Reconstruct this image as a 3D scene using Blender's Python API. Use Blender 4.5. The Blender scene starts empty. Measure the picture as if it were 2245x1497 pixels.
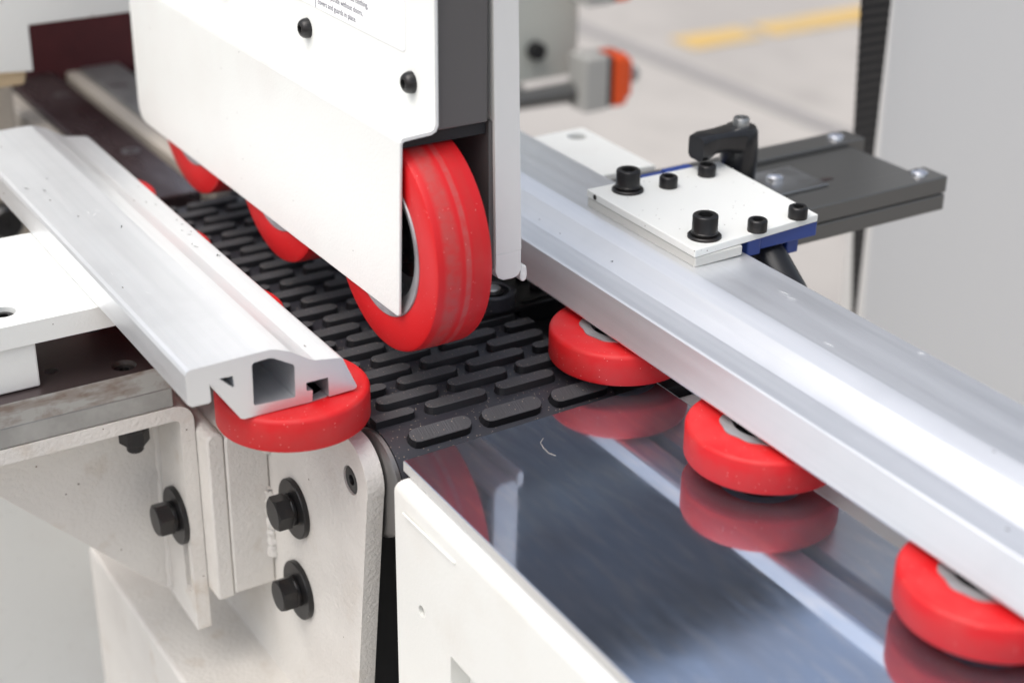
import bpy, bmesh, math, random
from mathutils import Vector, Matrix
from mathutils.geometry import tessellate_polygon
random.seed(7)
S = 0.001          # everything below is written in millimetres
sc = bpy.context.scene
COL = sc.collection
rad = math.radians

# ------------------------------------------------------------------ camera
cam = bpy.data.cameras.new('camera'); cam_ob = bpy.data.objects.new('camera', cam); COL.objects.link(cam_ob)
RX = Vector((0.52527216, 0.85087181, 0.01031138)); RY = Vector((0.37530745, -0.22078064, -0.90022232)); RZ = Vector((-0.76369724, 0.47673165, -0.43530846))
m = Matrix.Identity(4)
for i, v in enumerate((RX, -RY, -RZ)):
    m[0][i], m[1][i], m[2][i] = v
m.translation = Vector((0.57886, -0.30243, 0.37616))
cam_ob.matrix_world = m
cam.sensor_width = 36; cam.lens = 57.1545; cam.clip_start = 0.02; cam.clip_end = 200
cam.dof.use_dof = True; cam.dof.focus_distance = 0.80; cam.dof.aperture_fstop = 5.4
sc.camera = cam_ob

# ------------------------------------------------------------------ light
SUN_DIR = Vector((0.06, -0.44, 0.89)).normalized()     # towards the sun
w = bpy.data.worlds.new('World'); sc.world = w; w.use_nodes = True
nt = w.node_tree; nt.nodes.clear()
sky = nt.nodes.new('ShaderNodeTexSky'); sky.sky_type = 'NISHITA'; sky.sun_disc = False
sky.sun_elevation = math.asin(SUN_DIR.z); sky.sun_rotation = math.atan2(SUN_DIR.x, SUN_DIR.y)
sky.air_density = 1.0; sky.dust_density = 4.5; sky.ozone_density = 1.0
bg = nt.nodes.new('ShaderNodeBackground'); bg.inputs[1].default_value = 0.15
wo = nt.nodes.new('ShaderNodeOutputWorld')
hsv = nt.nodes.new('ShaderNodeHueSaturation'); hsv.inputs['Saturation'].default_value = 0.5      # thin veil of high cloud
nt.links.new(sky.outputs[0], hsv.inputs['Color']); nt.links.new(hsv.outputs[0], bg.inputs[0]); nt.links.new(bg.outputs[0], wo.inputs[0])
sun = bpy.data.lights.new('sun', 'SUN'); sun.energy = 1.02; sun.angle = rad(60); sun.color = (1.0, 0.97, 0.925)
sun_ob = bpy.data.objects.new('sun', sun); COL.objects.link(sun_ob)
sun_ob.rotation_euler = SUN_DIR.to_track_quat('Z', 'Y').to_euler()
sc.view_settings.view_transform = 'Standard'; sc.view_settings.look = 'None'
sc.view_settings.exposure = 0.5; sc.view_settings.gamma = 1.0

# ------------------------------------------------------------------ materials
def surf(name, base, rough=0.5, metal=0.0, bump=None, var=None, specks=None, rvar=None, coat=0.0, spec=0.5, stripes=None, aniso=None):
    """bump: list of (scale xyz or number, strength, distance mm); var: (colour, scale, lo, hi);
    specks: (colour, scale, radius, keep); rvar: (scale, amount); stripes: colour bands along local axis"""
    M = bpy.data.materials.new(name); M.use_nodes = True
    N = M.node_tree; L = N.links; b = N.nodes['Principled BSDF']
    tc = N.nodes.new('ShaderNodeTexCoord')
    def mapped(scale):
        mp = N.nodes.new('ShaderNodeMapping'); L.new(tc.outputs['Object'], mp.inputs[0])
        mp.inputs['Scale'].default_value = scale if isinstance(scale, (tuple, list)) else (scale,)*3
        return mp.outputs[0]
    def noise(scale, detail=4, rgh=0.55):
        n = N.nodes.new('ShaderNodeTexNoise'); n.inputs['Scale'].default_value = 1.0
        n.inputs['Detail'].default_value = detail; n.inputs['Roughness'].default_value = rgh
        L.new(mapped(scale), n.inputs['Vector']); return n.outputs['Fac']
    def ramp(src, lo, hi):
        r = N.nodes.new('ShaderNodeMapRange'); r.inputs[1].default_value = lo; r.inputs[2].default_value = hi
        L.new(src, r.inputs[0]); return r.outputs[0]
    def mix(fac, a, c):
        x = N.nodes.new('ShaderNodeMix'); x.data_type = 'RGBA'
        L.new(fac, x.inputs['Factor'])
        if isinstance(a, tuple): x.inputs['A'].default_value = (*a, 1)
        else: L.new(a, x.inputs['A'])
        x.inputs['B'].default_value = (*c, 1)
        return x.outputs['Result']
    col = base
    for (c2, s, lo, hi) in (var or []):
        col = mix(ramp(noise(s), lo, hi), col, c2)
    for (axis, centre, width, c2, amt) in (stripes or []):
        sp = N.nodes.new('ShaderNodeSeparateXYZ'); L.new(tc.outputs['Object'], sp.inputs[0])
        d = N.nodes.new('ShaderNodeMath'); d.operation = 'SUBTRACT'; L.new(sp.outputs[axis], d.inputs[0]); d.inputs[1].default_value = centre*S
        a = N.nodes.new('ShaderNodeMath'); a.operation = 'ABSOLUTE'; L.new(d.outputs[0], a.inputs[0])
        r = N.nodes.new('ShaderNodeMapRange'); r.inputs[1].default_value = width*S*0.5; r.inputs[2].default_value = width*S
        r.inputs[3].default_value = amt; r.inputs[4].default_value = 0; L.new(a.outputs[0], r.inputs[0])
        mm = N.nodes.new('ShaderNodeMath'); mm.operation = 'MULTIPLY'; L.new(r.outputs[0], mm.inputs[0]); L.new(ramp(noise(230, 5), 0.15, 0.6), mm.inputs[1])
        col = mix(mm.outputs[0], col, c2)
    for (c2, s, r0, keep) in (specks or []):
        v = N.nodes.new('ShaderNodeTexVoronoi'); v.inputs['Scale'].default_value = 1.0; L.new(mapped(s), v.inputs['Vector'])
        lt = N.nodes.new('ShaderNodeMath'); lt.operation = 'LESS_THAN'; L.new(v.outputs['Distance'], lt.inputs[0]); lt.inputs[1].default_value = r0
        cs = N.nodes.new('ShaderNodeSeparateColor'); L.new(v.outputs['Color'], cs.inputs[0])
        l2 = N.nodes.new('ShaderNodeMath'); l2.operation = 'LESS_THAN'; L.new(cs.outputs[0], l2.inputs[0]); l2.inputs[1].default_value = keep
        mu = N.nodes.new('ShaderNodeMath'); mu.operation = 'MULTIPLY'; L.new(lt.outputs[0], mu.inputs[0]); L.new(l2.outputs[0], mu.inputs[1])
        col = mix(mu.outputs[0], col, c2)
    if isinstance(col, tuple): b.inputs['Base Color'].default_value = (*col, 1)
    else: L.new(col, b.inputs['Base Color'])
    b.inputs['Roughness'].default_value = rough; b.inputs['Metallic'].default_value = metal
    b.inputs['Coat Weight'].default_value = coat; b.inputs['Coat Roughness'].default_value = 0.25
    b.inputs['Specular IOR Level'].default_value = spec
    if aniso:
        b.inputs['Anisotropic'].default_value = aniso[0]
        tg = N.nodes.new('ShaderNodeTangent'); tg.direction_type = 'RADIAL'; tg.axis = aniso[1]; L.new(tg.outputs[0], b.inputs['Tangent'])
    if rvar:
        r = N.nodes.new('ShaderNodeMapRange'); r.inputs[1].default_value = 0.3; r.inputs[2].default_value = 0.7
        r.inputs[3].default_value = max(0.02, rough-rvar[1]); r.inputs[4].default_value = rough+rvar[1]
        L.new(noise(rvar[0]), r.inputs[0]); L.new(r.outputs[0], b.inputs['Roughness'])
    prev = None
    for (s, st, dist) in (bump or []):
        bm_ = N.nodes.new('ShaderNodeBump'); bm_.inputs['Strength'].default_value = st; bm_.inputs['Distance'].default_value = dist*S
        L.new(noise(s, 3), bm_.inputs['Height'])
        if prev: L.new(prev, bm_.inputs['Normal'])
        prev = bm_.outputs[0]
    if prev: L.new(prev, b.inputs['Normal'])
    return M

PEEL = (560, 0.45, 0.35)
M = {}
M['cream'] = surf('cream_paint', (0.755, 0.76, 0.725), 0.38, bump=[PEEL, (180, 0.25, 0.3)], var=[((0.70, 0.68, 0.63), 14, 0.5, 0.8)], specks=[((0.3, 0.27, 0.23), 120, 0.08, 0.03)], coat=0.15)
M['white'] = surf('white_paint', (0.775, 0.785, 0.755), 0.36, bump=[PEEL], var=[((0.74, 0.73, 0.70), 20, 0.5, 0.85)], specks=[((0.2, 0.18, 0.16), 260, 0.10, 0.05)], coat=0.2)
M['bracket'] = surf('bracket_paint', (0.71, 0.685, 0.64), 0.42, bump=[(400, 1.0, 0.7), (150, 0.35, 0.5)], var=[((0.54, 0.46, 0.37), 38, 0.58, 0.8), ((0.60, 0.57, 0.53), 9, 0.45, 0.7)], specks=[((0.16, 0.12, 0.09), 150, 0.10, 0.04)], coat=0.15)
M['chip'] = surf('chipped_white_paint', (0.79, 0.80, 0.77), 0.38, bump=[(500, 0.5, 0.25)], specks=[((0.25, 0.22, 0.2), 420, 0.16, 0.10), ((0.35, 0.3, 0.25), 170, 0.10, 0.05)], coat=0.15)
M['silverpaint'] = surf('silver_paint', (0.70, 0.70, 0.67), 0.42, 0.05, bump=[(900, 0.3, 0.1)])
M['red'] = surf('red_urethane', (0.58, 0.010, 0.013), 0.5, bump=[(300, 0.10, 0.1)], var=[((0.54, 0.03, 0.03), 60, 0.45, 0.75)], stripes=[(2, 7.0, 5.5, (0.50, 0.03, 0.03), 0.6)], specks=[((0.70, 0.30, 0.27), 700, 0.16, 0.12)], spec=0.35)
M['reddusty'] = surf('dusty_red_urethane', (0.58, 0.010, 0.013), 0.45, bump=[(300, 0.12, 0.1)], stripes=[(2, 6.5, 5.0, (0.44, 0.06, 0.055), 0.9), (2, -1.6, 1.9, (0.48, 0.075, 0.07), 0.9), (2, -7.0, 3.4, (0.52, 0.02, 0.02), 0.8)], specks=[((0.7, 0.3, 0.27), 700, 0.14, 0.08)], spec=0.4)
M['hub'] = surf('grey_cast_hub', (0.42, 0.42, 0.43), 0.5, 0.55, bump=[(260, 0.5, 0.2)], var=[((0.3, 0.3, 0.31), 60, 0.45, 0.7)])
M['black'] = surf('black_oxide_steel', (0.012, 0.0115, 0.012), 0.34, 0.2, bump=[(500, 0.25, 0.08)], var=[((0.035, 0.028, 0.024), 160, 0.55, 0.8)], spec=0.5)
M['socket'] = surf('socket_recess', (0.006, 0.006, 0.006), 0.6)
M['rubber'] = surf('black_rubber', (0.026, 0.026, 0.033), 0.42, bump=[((90, 2600, 900), 0.35, 0.1), (700, 0.2, 0.08)], var=[((0.036, 0.036, 0.042), 40, 0.4, 0.75)], specks=[((0.30, 0.24, 0.19), 900, 0.24, 0.16), ((0.7, 0.6, 0.5), 560, 0.13, 0.06)], spec=0.5)
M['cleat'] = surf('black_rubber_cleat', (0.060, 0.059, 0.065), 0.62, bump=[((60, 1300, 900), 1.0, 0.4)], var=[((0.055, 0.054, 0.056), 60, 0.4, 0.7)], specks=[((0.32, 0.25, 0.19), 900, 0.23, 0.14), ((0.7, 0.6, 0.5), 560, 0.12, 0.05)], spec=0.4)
M['alu'] = surf('brushed_aluminium', (0.90, 0.91, 0.925), 0.40, 0.86, bump=[((8, 1100, 1100), 0.05, 0.05), ((700, 40, 40), 0.02, 0.05)], rvar=((6, 120, 120), 0.05), var=[((0.85, 0.865, 0.88), (3, 260, 260), 0.45, 0.7), ((0.84, 0.85, 0.865), 26, 0.5, 0.8)], specks=[((0.3, 0.28, 0.26), (60, 150, 150), 0.07, 0.08)])
M['alucut'] = surf('sawn_aluminium', (0.80, 0.80, 0.79), 0.5, 0.85, bump=[((600, 90, 500), 0.2, 0.06)])
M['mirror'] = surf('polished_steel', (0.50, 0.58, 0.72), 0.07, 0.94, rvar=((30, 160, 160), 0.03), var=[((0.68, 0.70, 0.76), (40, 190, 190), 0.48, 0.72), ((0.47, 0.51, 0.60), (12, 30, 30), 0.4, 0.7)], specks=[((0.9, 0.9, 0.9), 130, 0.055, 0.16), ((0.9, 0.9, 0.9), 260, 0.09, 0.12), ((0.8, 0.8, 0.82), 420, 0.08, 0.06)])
M['steel'] = surf('machined_steel', (0.46, 0.46, 0.45), 0.36, 1.0, bump=[((30, 500, 500), 0.1, 0.05)], rvar=(60, 0.1))
M['dullsteel'] = surf('dull_roller_steel', (0.20, 0.195, 0.19), 0.4, 0.8, bump=[(300, 0.2, 0.1)], rvar=(90, 0.1))
M['oldsteel'] = surf('stained_steel_bar', (0.40, 0.40, 0.39), 0.42, 0.75, bump=[(220, 0.3, 0.15)], var=[((0.24, 0.195, 0.17), (45, 30, 110), 0.42, 0.56), ((0.30, 0.27, 0.25), 140, 0.5, 0.7)])
M['brownsteel'] = surf('brown_black_steel', (0.13, 0.10, 0.10), 0.28, 0.75, bump=[(400, 0.2, 0.06)], var=[((0.12, 0.09, 0.09), 40, 0.45, 0.7)])
M['greysteel'] = surf('dull_grey_steel', (0.33, 0.33, 0.32), 0.45, 0.7, bump=[(160, 0.15, 0.1)], var=[((0.42, 0.42, 0.41), 50, 0.45, 0.7)])
M['gunmetal'] = surf('gunmetal_plate', (0.135, 0.135, 0.13), 0.36, 0.6, bump=[(500, 0.2, 0.06)])
M['blackplastic'] = surf('black_plastic', (0.012, 0.012, 0.013), 0.28, bump=[(240, 0.12, 0.1)])
M['coreblock'] = surf('charcoal_paint', (0.095, 0.090, 0.087), 0.5, bump=[(120, 0.1, 0.2)])
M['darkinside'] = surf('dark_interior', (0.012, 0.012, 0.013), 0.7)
M['blue'] = surf('blue_plastic', (0.02, 0.055, 0.26), 0.4, bump=[(300, 0.1, 0.05)])
M['label'] = surf('sticker_white', (0.9, 0.9, 0.9), 0.3)
M['ink'] = surf('sticker_ink', (0.05, 0.05, 0.09), 0.5)
M['maroon'] = surf('maroon_abrasive', (0.10, 0.018, 0.02), 0.75, bump=[(900, 0.6, 0.1)], var=[((0.07, 0.012, 0.014), 25, 0.4, 0.7)])
M['concrete'] = surf('concrete_floor', (0.43, 0.405, 0.375), 0.75, bump=[(25, 0.4, 3.0)], var=[((0.35, 0.33, 0.31), 0.9, 0.35, 0.65), ((0.33, 0.31, 0.29), 6, 0.5, 0.75)])
M['yellow'] = surf('yellow_floor_paint', (0.58, 0.39, 0.13), 0.6, var=[((0.50, 0.38, 0.20), 9, 0.45, 0.7)])
M['joint'] = surf('floor_joint', (0.25, 0.24, 0.235), 0.8)
M['panelgrey'] = surf('pale_grey_cabinet_paint', (0.74, 0.735, 0.715), 0.5, bump=[(300, 0.2, 0.2)])
M['postgreen'] = surf('grey_green_paint', (0.55, 0.57, 0.52), 0.5, bump=[(200, 0.2, 0.2)])
M['valvegrey'] = surf('valve_body_grey', (0.42, 0.42, 0.40), 0.5)
M['orange'] = surf('orange_plastic', (0.80, 0.09, 0.01), 0.4)
M['bedsteel'] = surf('ground_brown_steel', (0.17, 0.135, 0.135), 0.3, 0.75, bump=[(300, 0.15, 0.06)], rvar=((10, 60, 60), 0.1), var=[((0.09, 0.06, 0.06), (6, 12, 12), 0.42, 0.58)])
M['spacerpaint'] = surf('grey_white_paint', (0.56, 0.56, 0.53), 0.45, bump=[(700, 0.3, 0.15)])
M['castedge'] = surf('tan_cast_edge', (0.50, 0.45, 0.385), 0.5, bump=[(200, 0.3, 0.3)])
M['wall'] = surf('shaded_cleat_wall_rubber', (0.010, 0.010, 0.012), 0.5, spec=0.35)  # rubber colour darkened to hold the shade on the cleat walls
M['bushing'] = surf('tan_putty', (0.55, 0.42, 0.26), 0.7, bump=[(200, 0.6, 0.5)])
M['hallwall'] = surf('blue_grey_cladding', (0.020, 0.030, 0.055), 0.55)
M['hallbase'] = surf('hall_lower_wall', (0.30, 0.28, 0.25), 0.7)
M['hallglass'] = surf('hall_window_band', (0.10, 0.12, 0.14), 0.15)
M['hallroof'] = surf('hall_roof_edge', (0.12, 0.14, 0.18), 0.6)
M['brightscrew'] = surf('zinc_screw', (0.72, 0.72, 0.74), 0.22, 1.0)

# ------------------------------------------------------------------ mesh helpers (mm in, metres out)
def link(name, bm, mat, parent=None, loc=(0, 0, 0), rot=(0, 0, 0), bevel=0.0, smooth=False, seg=2):
    me = bpy.data.meshes.new(name)
    bmesh.ops.recalc_face_normals(bm, faces=bm.faces)
    for v in bm.verts: v.co *= S
    bm.to_mesh(me); bm.free()
    mats = mat if isinstance(mat, (list, tuple)) else [mat]
    for k in mats: me.materials.append(M[k])
    ob = bpy.data.objects.new(name, me); COL.objects.link(ob)
    ob.location = Vector(loc)*S; ob.rotation_euler = rot
    if parent: ob.parent = parent
    if bevel:
        b = ob.modifiers.new('bevel', 'BEVEL'); b.width = bevel*S; b.segments = seg; b.limit_method = 'ANGLE'; b.angle_limit = rad(35); b.harden_normals = False
    if smooth:
        me.shade_smooth()
        if smooth == 'auto':
            me.set_sharp_from_angle(angle=rad(38))
    return ob

def tag(o, label=None, cat=None, group=None, kind=None):
    if label: o['label'] = label
    if cat: o['category'] = cat
    if group: o['group'] = group
    if kind: o['kind'] = kind
    return o

def thing(name, label, cat, loc=(0, 0, 0), rot=(0, 0, 0), group=None):
    o = bpy.data.objects.new(name, None); COL.objects.link(o); o.empty_display_size = 0.02
    o.location = Vector(loc)*S; o.rotation_euler = rot
    return tag(o, label, cat, group)

def dup(o, parent=None):
    c = o.copy(); COL.objects.link(c)
    if parent: c.parent = parent
    for ch in list(o.children): dup(ch, c)
    return c

def add_box(bm, a, b):
    r = bmesh.ops.create_cube(bm, size=1)
    for v in r['verts']:
        v.co = Vector((a[i] + (v.co[i]+0.5)*(b[i]-a[i]) for i in range(3)))
    return r['verts']
def box(a, b):
    bm = bmesh.new(); add_box(bm, a, b); return bm

def add_prism(bm, outer, axis, a0, a1, holes=(), shift=(0, 0)):
    """outer/holes: 2-D outlines. axis 'x': (y,z); 'y': (x,z); 'z': (x,y)"""
    def P(p, t, k):
        u, v = p[0]+shift[0]*k, p[1]+shift[1]*k
        return {'x': (t, u, v), 'y': (u, t, v), 'z': (u, v, t)}[axis]
    loops = [list(outer)] + [list(h) for h in holes]
    lo = [[bm.verts.new(P(p, a0, 0)) for p in l] for l in loops]
    hi = [[bm.verts.new(P(p, a1, 1)) for p in l] for l in loops]
    for L0, L1 in zip(lo, hi):
        n = len(L0)
        for i in range(n):
            bm.faces.new((L0[i], L0[(i+1) % n], L1[(i+1) % n], L1[i]))
    if not holes:
        bm.faces.new(lo[0][::-1]); bm.faces.new(hi[0])
    else:
        tris = tessellate_polygon([[Vector((p[0], p[1], 0)) for p in l] for l in loops])
        fl, fh = sum(lo, []), sum(hi, [])
        for t in tris:
            try: bm.faces.new([fl[i] for i in t]); bm.faces.new([fh[i] for i in t])
            except ValueError: pass
def prism(*a, **k):
    bm = bmesh.new(); add_prism(bm, *a, **k); return bm

def circle(cx, cy, r, n=24, a0=0.0):
    return [(cx+r*math.cos(a0+2*math.pi*i/n), cy+r*math.sin(a0+2*math.pi*i/n)) for i in range(n)]
def arc(cx, cy, r, d0, d1, n=6):
    return [(cx+r*math.cos(rad(d0+(d1-d0)*i/n)), cy+r*math.sin(rad(d0+(d1-d0)*i/n))) for i in range(n+1)]
def rrect(x0, y0, x1, y1, r, n=5):
    return arc(x1-r, y1-r, r, 0, 90, n)+arc(x0+r, y1-r, r, 90, 180, n)+arc(x0+r, y0+r, r, 180, 270, n)+arc(x1-r, y0+r, r, 270, 360, n)

def add_lathe(bm, prof, n=48, axis='z', c=(0, 0, 0), closed=True, wob=None):
    rings = []
    for (r, h) in prof:
        ring = []
        for i in range(n):
            t = 2*math.pi*i/n
            rr = r*(1+(wob(t, r) if wob else 0))
            p = {'z': (rr*math.cos(t), rr*math.sin(t), h), 'y': (rr*math.cos(t), h, rr*math.sin(t)), 'x': (h, rr*math.cos(t), rr*math.sin(t))}[axis]
            ring.append(bm.verts.new(Vector(p)+Vector(c)))
        rings.append(ring)
    m_ = len(rings)
    for k in range(m_ if closed else m_-1):
        A, B = rings[k], rings[(k+1) % m_]
        for i in range(n):
            bm.faces.new((A[i], A[(i+1) % n], B[(i+1) % n], B[i]))
    if not closed:
        bm.faces.new(rings[0][::-1]); bm.faces.new(rings[-1])
def lathe(*a, **k):
    bm = bmesh.new(); add_lathe(bm, *a, **k); return bm

def add_tube(bm, pts, r, n=12):
    pts = [Vector(p) for p in pts]; rings = []
    up = Vector((0.13, 0.2, 1)).normalized()
    for i, p in enumerate(pts):
        d = (pts[min(i+1, len(pts)-1)]-pts[max(i-1, 0)]).normalized()
        a = d.cross(up).normalized(); b = d.cross(a).normalized()
        rr = r[i] if isinstance(r, (list, tuple)) else r
        rings.append([bm.verts.new(p+a*rr*math.cos(2*math.pi*k/n)+b*rr*math.sin(2*math.pi*k/n)) for k in range(n)])
    for A, B in zip(rings, rings[1:]):
        for k in range(n): bm.faces.new((A[k], A[(k+1) % n], B[(k+1) % n], B[k]))
    bm.faces.new(rings[0][::-1]); bm.faces.new(rings[-1])
def tube(*a, **k):
    bm = bmesh.new(); add_tube(bm, *a, **k); return bm

def cut(ob, bm):
    """carve a closed bmesh out of ob for good; the cutter is deleted"""
    c = link('cutter', bm, 'black'); bo = ob.modifiers.new('cut', 'BOOLEAN'); bo.operation = 'DIFFERENCE'; bo.object = c; bo.solver = 'EXACT'
    c.location = ob.location
    bpy.context.view_layer.update()
    dg = bpy.context.evaluated_depsgraph_get()
    me = bpy.data.meshes.new_from_object(ob.evaluated_get(dg))
    ob.modifiers.clear(); ob.data = me
    bpy.data.objects.remove(c)

# fasteners -------------------------------------------------------------
def cap_screw(parent, name, c, d, h, axis='z', washer=0.0, spring=False, key=None):
    """socket head cap screw standing on +axis at c; returns head"""
    x, y, z = c; base = 0.0
    if axis == 'z': rot = (0, 0, 0)
    else: rot = (rad(90), 0, 0)      # local +z -> world -y
    key = key or d*0.62
    w0 = 0
    wobjs = []
    if washer:
        wobjs.append(('washer', lathe([(d*0.32, 0), (washer/2, 0), (washer/2, 1.1), (washer/2-0.6, 1.6), (d*0.32, 1.6)], 40), 0)); w0 += 1.6
    if spring:
        wobjs.append(('spring_washer', lathe([(d*0.32, w0+0.05), (d/2-0.1, w0+0.05), (d/2+0.3, w0+0.6), (d/2+0.3, w0+1.5), (d/2-0.1, w0+2.0), (d*0.32, w0+2.0)], 40), 0)); w0 += 2.0
    r = d/2; hexa = circle(0, 0, key/2/math.cos(rad(30)), 6)
    bm = bmesh.new(); n = 36
    prof = [(r, w0), (r, w0+h-0.9), (r-0.25, w0+h-0.35), (r-0.8, w0+h)]
    rings = [[bm.verts.new((q*math.cos(2*math.pi*i/n), q*math.sin(2*math.pi*i/n), hh)) for i in range(n)] for q, hh in prof]
    for A, B in zip(rings, rings[1:]):
        for i in range(n): bm.faces.new((A[i], A[(i+1) % n], B[(i+1) % n], B[i]))
    bm.faces.new(rings[0][::-1])
    top = rings[-1]; k0 = [bm.verts.new((p[0], p[1], w0+h-0.15)) for p in hexa]; k1 = [bm.verts.new((p[0], p[1], w0+h*0.35)) for p in hexa]
    for s in range(6):
        seg = [top[(s*6+i) % n] for i in range(7)]
        for i in range(6):
            q = k0[s] if i < 3 else k0[(s+1) % 6]
            bm.faces.new((seg[i], seg[i+1], q))
        bm.faces.new((seg[3], k0[(s+1) % 6], k0[s]))
        bm.faces.new((k0[s], k0[(s+1) % 6], k1[(s+1) % 6], k1[s]))
    f = bm.faces.new(k1)
    bm.normal_update()
    for ff in bm.faces:
        if all(v in k0 or v in k1 for v in ff.verts): ff.material_index = 1
    h_ = link(name, bm, ['black', 'socket'], parent, c, rot, smooth='auto')
    for nm, b_, _ in wobjs: link(nm, b_, 'black', h_, smooth='auto')
    return h_

def button_screw(parent, c, d=10.5, h=4.6):
    """domed socket screw pointing to -y"""
    n = 32; key = d*0.36
    bm = bmesh.new(); prof = []
    for i in range(8):
        t = i/7; prof.append((d/2*math.cos(rad(62*t))*1.0, h*math.sin(rad(90*t))))
    rings = [[bm.verts.new((q*math.cos(2*math.pi*i/n), -hh, q*math.sin(2*math.pi*i/n))) for i in range(n)] for q, hh in prof]
    for A, B in zip(rings, rings[1:]):
        for i in range(n): bm.faces.new((A[i], A[(i+1) % n], B[(i+1) % n], B[i]))
    inner = [bm.verts.new((key/2*1.1*math.cos(2*math.pi*i/n), -h+0.05, key/2*1.1*math.sin(2*math.pi*i/n))) for i in range(n)]
    deep = [bm.verts.new((key/2*1.0*math.cos(2*math.pi*i/n), -h+2.8, key/2*1.0*math.sin(2*math.pi*i/n))) for i in range(n)]
    for A, B in ((rings[-1], inner), (inner, deep)):
        for i in range(n): bm.faces.new((A[i], A[(i+1) % n], B[(i+1) % n], B[i]))
    bm.faces.new(deep); bm.faces.new(rings[0][::-1])
    for ff in bm.faces:
        if all(v in deep or v in inner for v in ff.verts): ff.material_index = 1
    return link('button_screw', bm, ['black', 'socket'], parent, c, smooth='auto')

def hex_bolt(parent, c, turn=0.2, wd=33, af=16.6, hh=8.2):
    """hex head bolt with spring and flat washer; head towards -y"""
    x, y, z = c
    wsh = lathe([(4.5, 0), (wd/2, 0), (wd/2, -2.4), (wd/2-0.5, -2.9), (4.5, -2.9)], 56, 'y')
    R_ = af/2/math.cos(rad(30)); bm = bmesh.new()
    y0 = -5.4
    A = circle(0, 0, R_, 6, turn)
    # chamfered head: bottom ring, side ring, top face smaller 24-gon
    n = 36
    def hexr(t):
        k = (t-turn+1e-7) % rad(60) - rad(30)
        return (af/2)/math.cos(k)
    lo_ = [bm.verts.new((hexr(turn+2*math.pi*i/n)*math.cos(turn+2*math.pi*i/n), y0, hexr(turn+2*math.pi*i/n)*math.sin(turn+2*math.pi*i/n))) for i in range(n)]
    md = []
    for i in range(n):
        t = turn+2*math.pi*i/n; rr = hexr(t); md.append(bm.verts.new((rr*math.cos(t), y0-hh+(rr-af/2)*0.75+0.2, rr*math.sin(t))))
    tp = [bm.verts.new((af/2*0.95*math.cos(turn+2*math.pi*i/n), y0-hh, af/2*0.95*math.sin(turn+2*math.pi*i/n))) for i in range(n)]
    for P_, Q_ in ((lo_, md), (md, tp)):
        for i in range(n): bm.faces.new((P_[i], P_[(i+1) % n], Q_[(i+1) % n], Q_[i]))
    bm.faces.new(lo_[::-1]); bm.faces.new(tp)
    b = link('hex_bolt', bm, 'black', parent, c, smooth='auto'); b.data.set_sharp_from_angle(angle=rad(17))
    link('washer', wsh, 'black', b, smooth='auto')
    sp = bmesh.new(); add_lathe(sp, [(4.2, -2.95), (8.4, -2.95), (8.8, -3.4), (8.8, -4.8), (8.4, -5.3), (4.2, -5.3)], 40, 'y')
    link('spring_washer', sp, 'black', b, smooth='auto')
    return b

def csk_screw(parent, c, d, axis='z', mat='black', name='countersunk_screw', slot=False):
    n = 32; key = d*0.42
    prof = [(d/2, -1.2), (d/2, 0.15), (key*0.6, 0.15), (key*0.55, -1.0), (0.2, -1.0), (0.2, -1.2)]
    bm = bmesh.new()
    if axis == 'y': prof = [(r, -h) for r, h in prof]
    add_lathe(bm, prof, n, axis)
    return link(name, bm, mat, parent, c, smooth='auto')

# ------------------------------------------------------------------ ground and far background
floor = link('floor', box((-12000, -6000, -870), (6000, 12000, -850)), 'concrete'); tag(floor, kind='structure')
fj = link('floor_joint', box((-9000, 2275, -849), (1500, 2330, -846)), 'joint', floor)
for k, (y0, y1) in enumerate(((2450, 2695), (2740, 4300))):
    b_ = link('floor_line', box((-3010, y0, -849), (-2890, y1, -845.5)), 'yellow'); tag(b_, kind='structure')

cab = thing('grey_cabinet', 'tall pale grey cabinet panel filling the right background', 'cabinet', (-320, 620.5, -850), (rad(1.25), 0, 0))
link('door_panel', box((-28, 0, 0), (0, 640, 1080)), 'panelgrey', cab, bevel=2)
link('side_panel', box((-34, 648, 0), (-6, 1300, 1080)), 'panelgrey', cab, bevel=2)

bs = bmesh.new()
# ribbed black strip, tapering downwards, hanging in front of the cabinet edge
bel = []
zt, zb = 330.0, -190.0
nr = 150
for i in range(nr+1):
    t = i/nr; z = zt+(zb-zt)*t
    bel.append(z)
def strip_w(z):
    for (za, wa), (zb_, wb_) in zip(SW, SW[1:]):
        if za <= z <= zb_: return wa+(wb_-wa)*(z-za)/(zb_-za)
    return 1.2
SW = [(-400, 1.2), (-160, 1.5), (-108, 7.5), (-66, 12), (-12, 20), (95, 27), (400, 36)]
rings = []
for i, z in enumerate(bel):
    wv = strip_w(z); o_ = 0.7 if i % 2 else 0
    rings.append([bs.verts.new(p) for p in ((-2, 11+o_-wv, z), (2-o_*0.6, 11+o_-wv, z), (2-o_*0.6, 11, z), (-2, 11, z))])
for A, B in zip(rings, rings[1:]):
    for k in range(4): bs.faces.new((A[k], A[(k+1) % 4], B[(k+1) % 4], B[k]))
bs.faces.new(rings[0]); bs.faces.new(rings[-1][::-1])
strip = link('rubber_strip', bs, 'blackplastic', None, (-262, 528, 0)); tag(strip, 'black ribbed strip hanging at the left edge of the grey cabinet', 'rubber strip')

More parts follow.
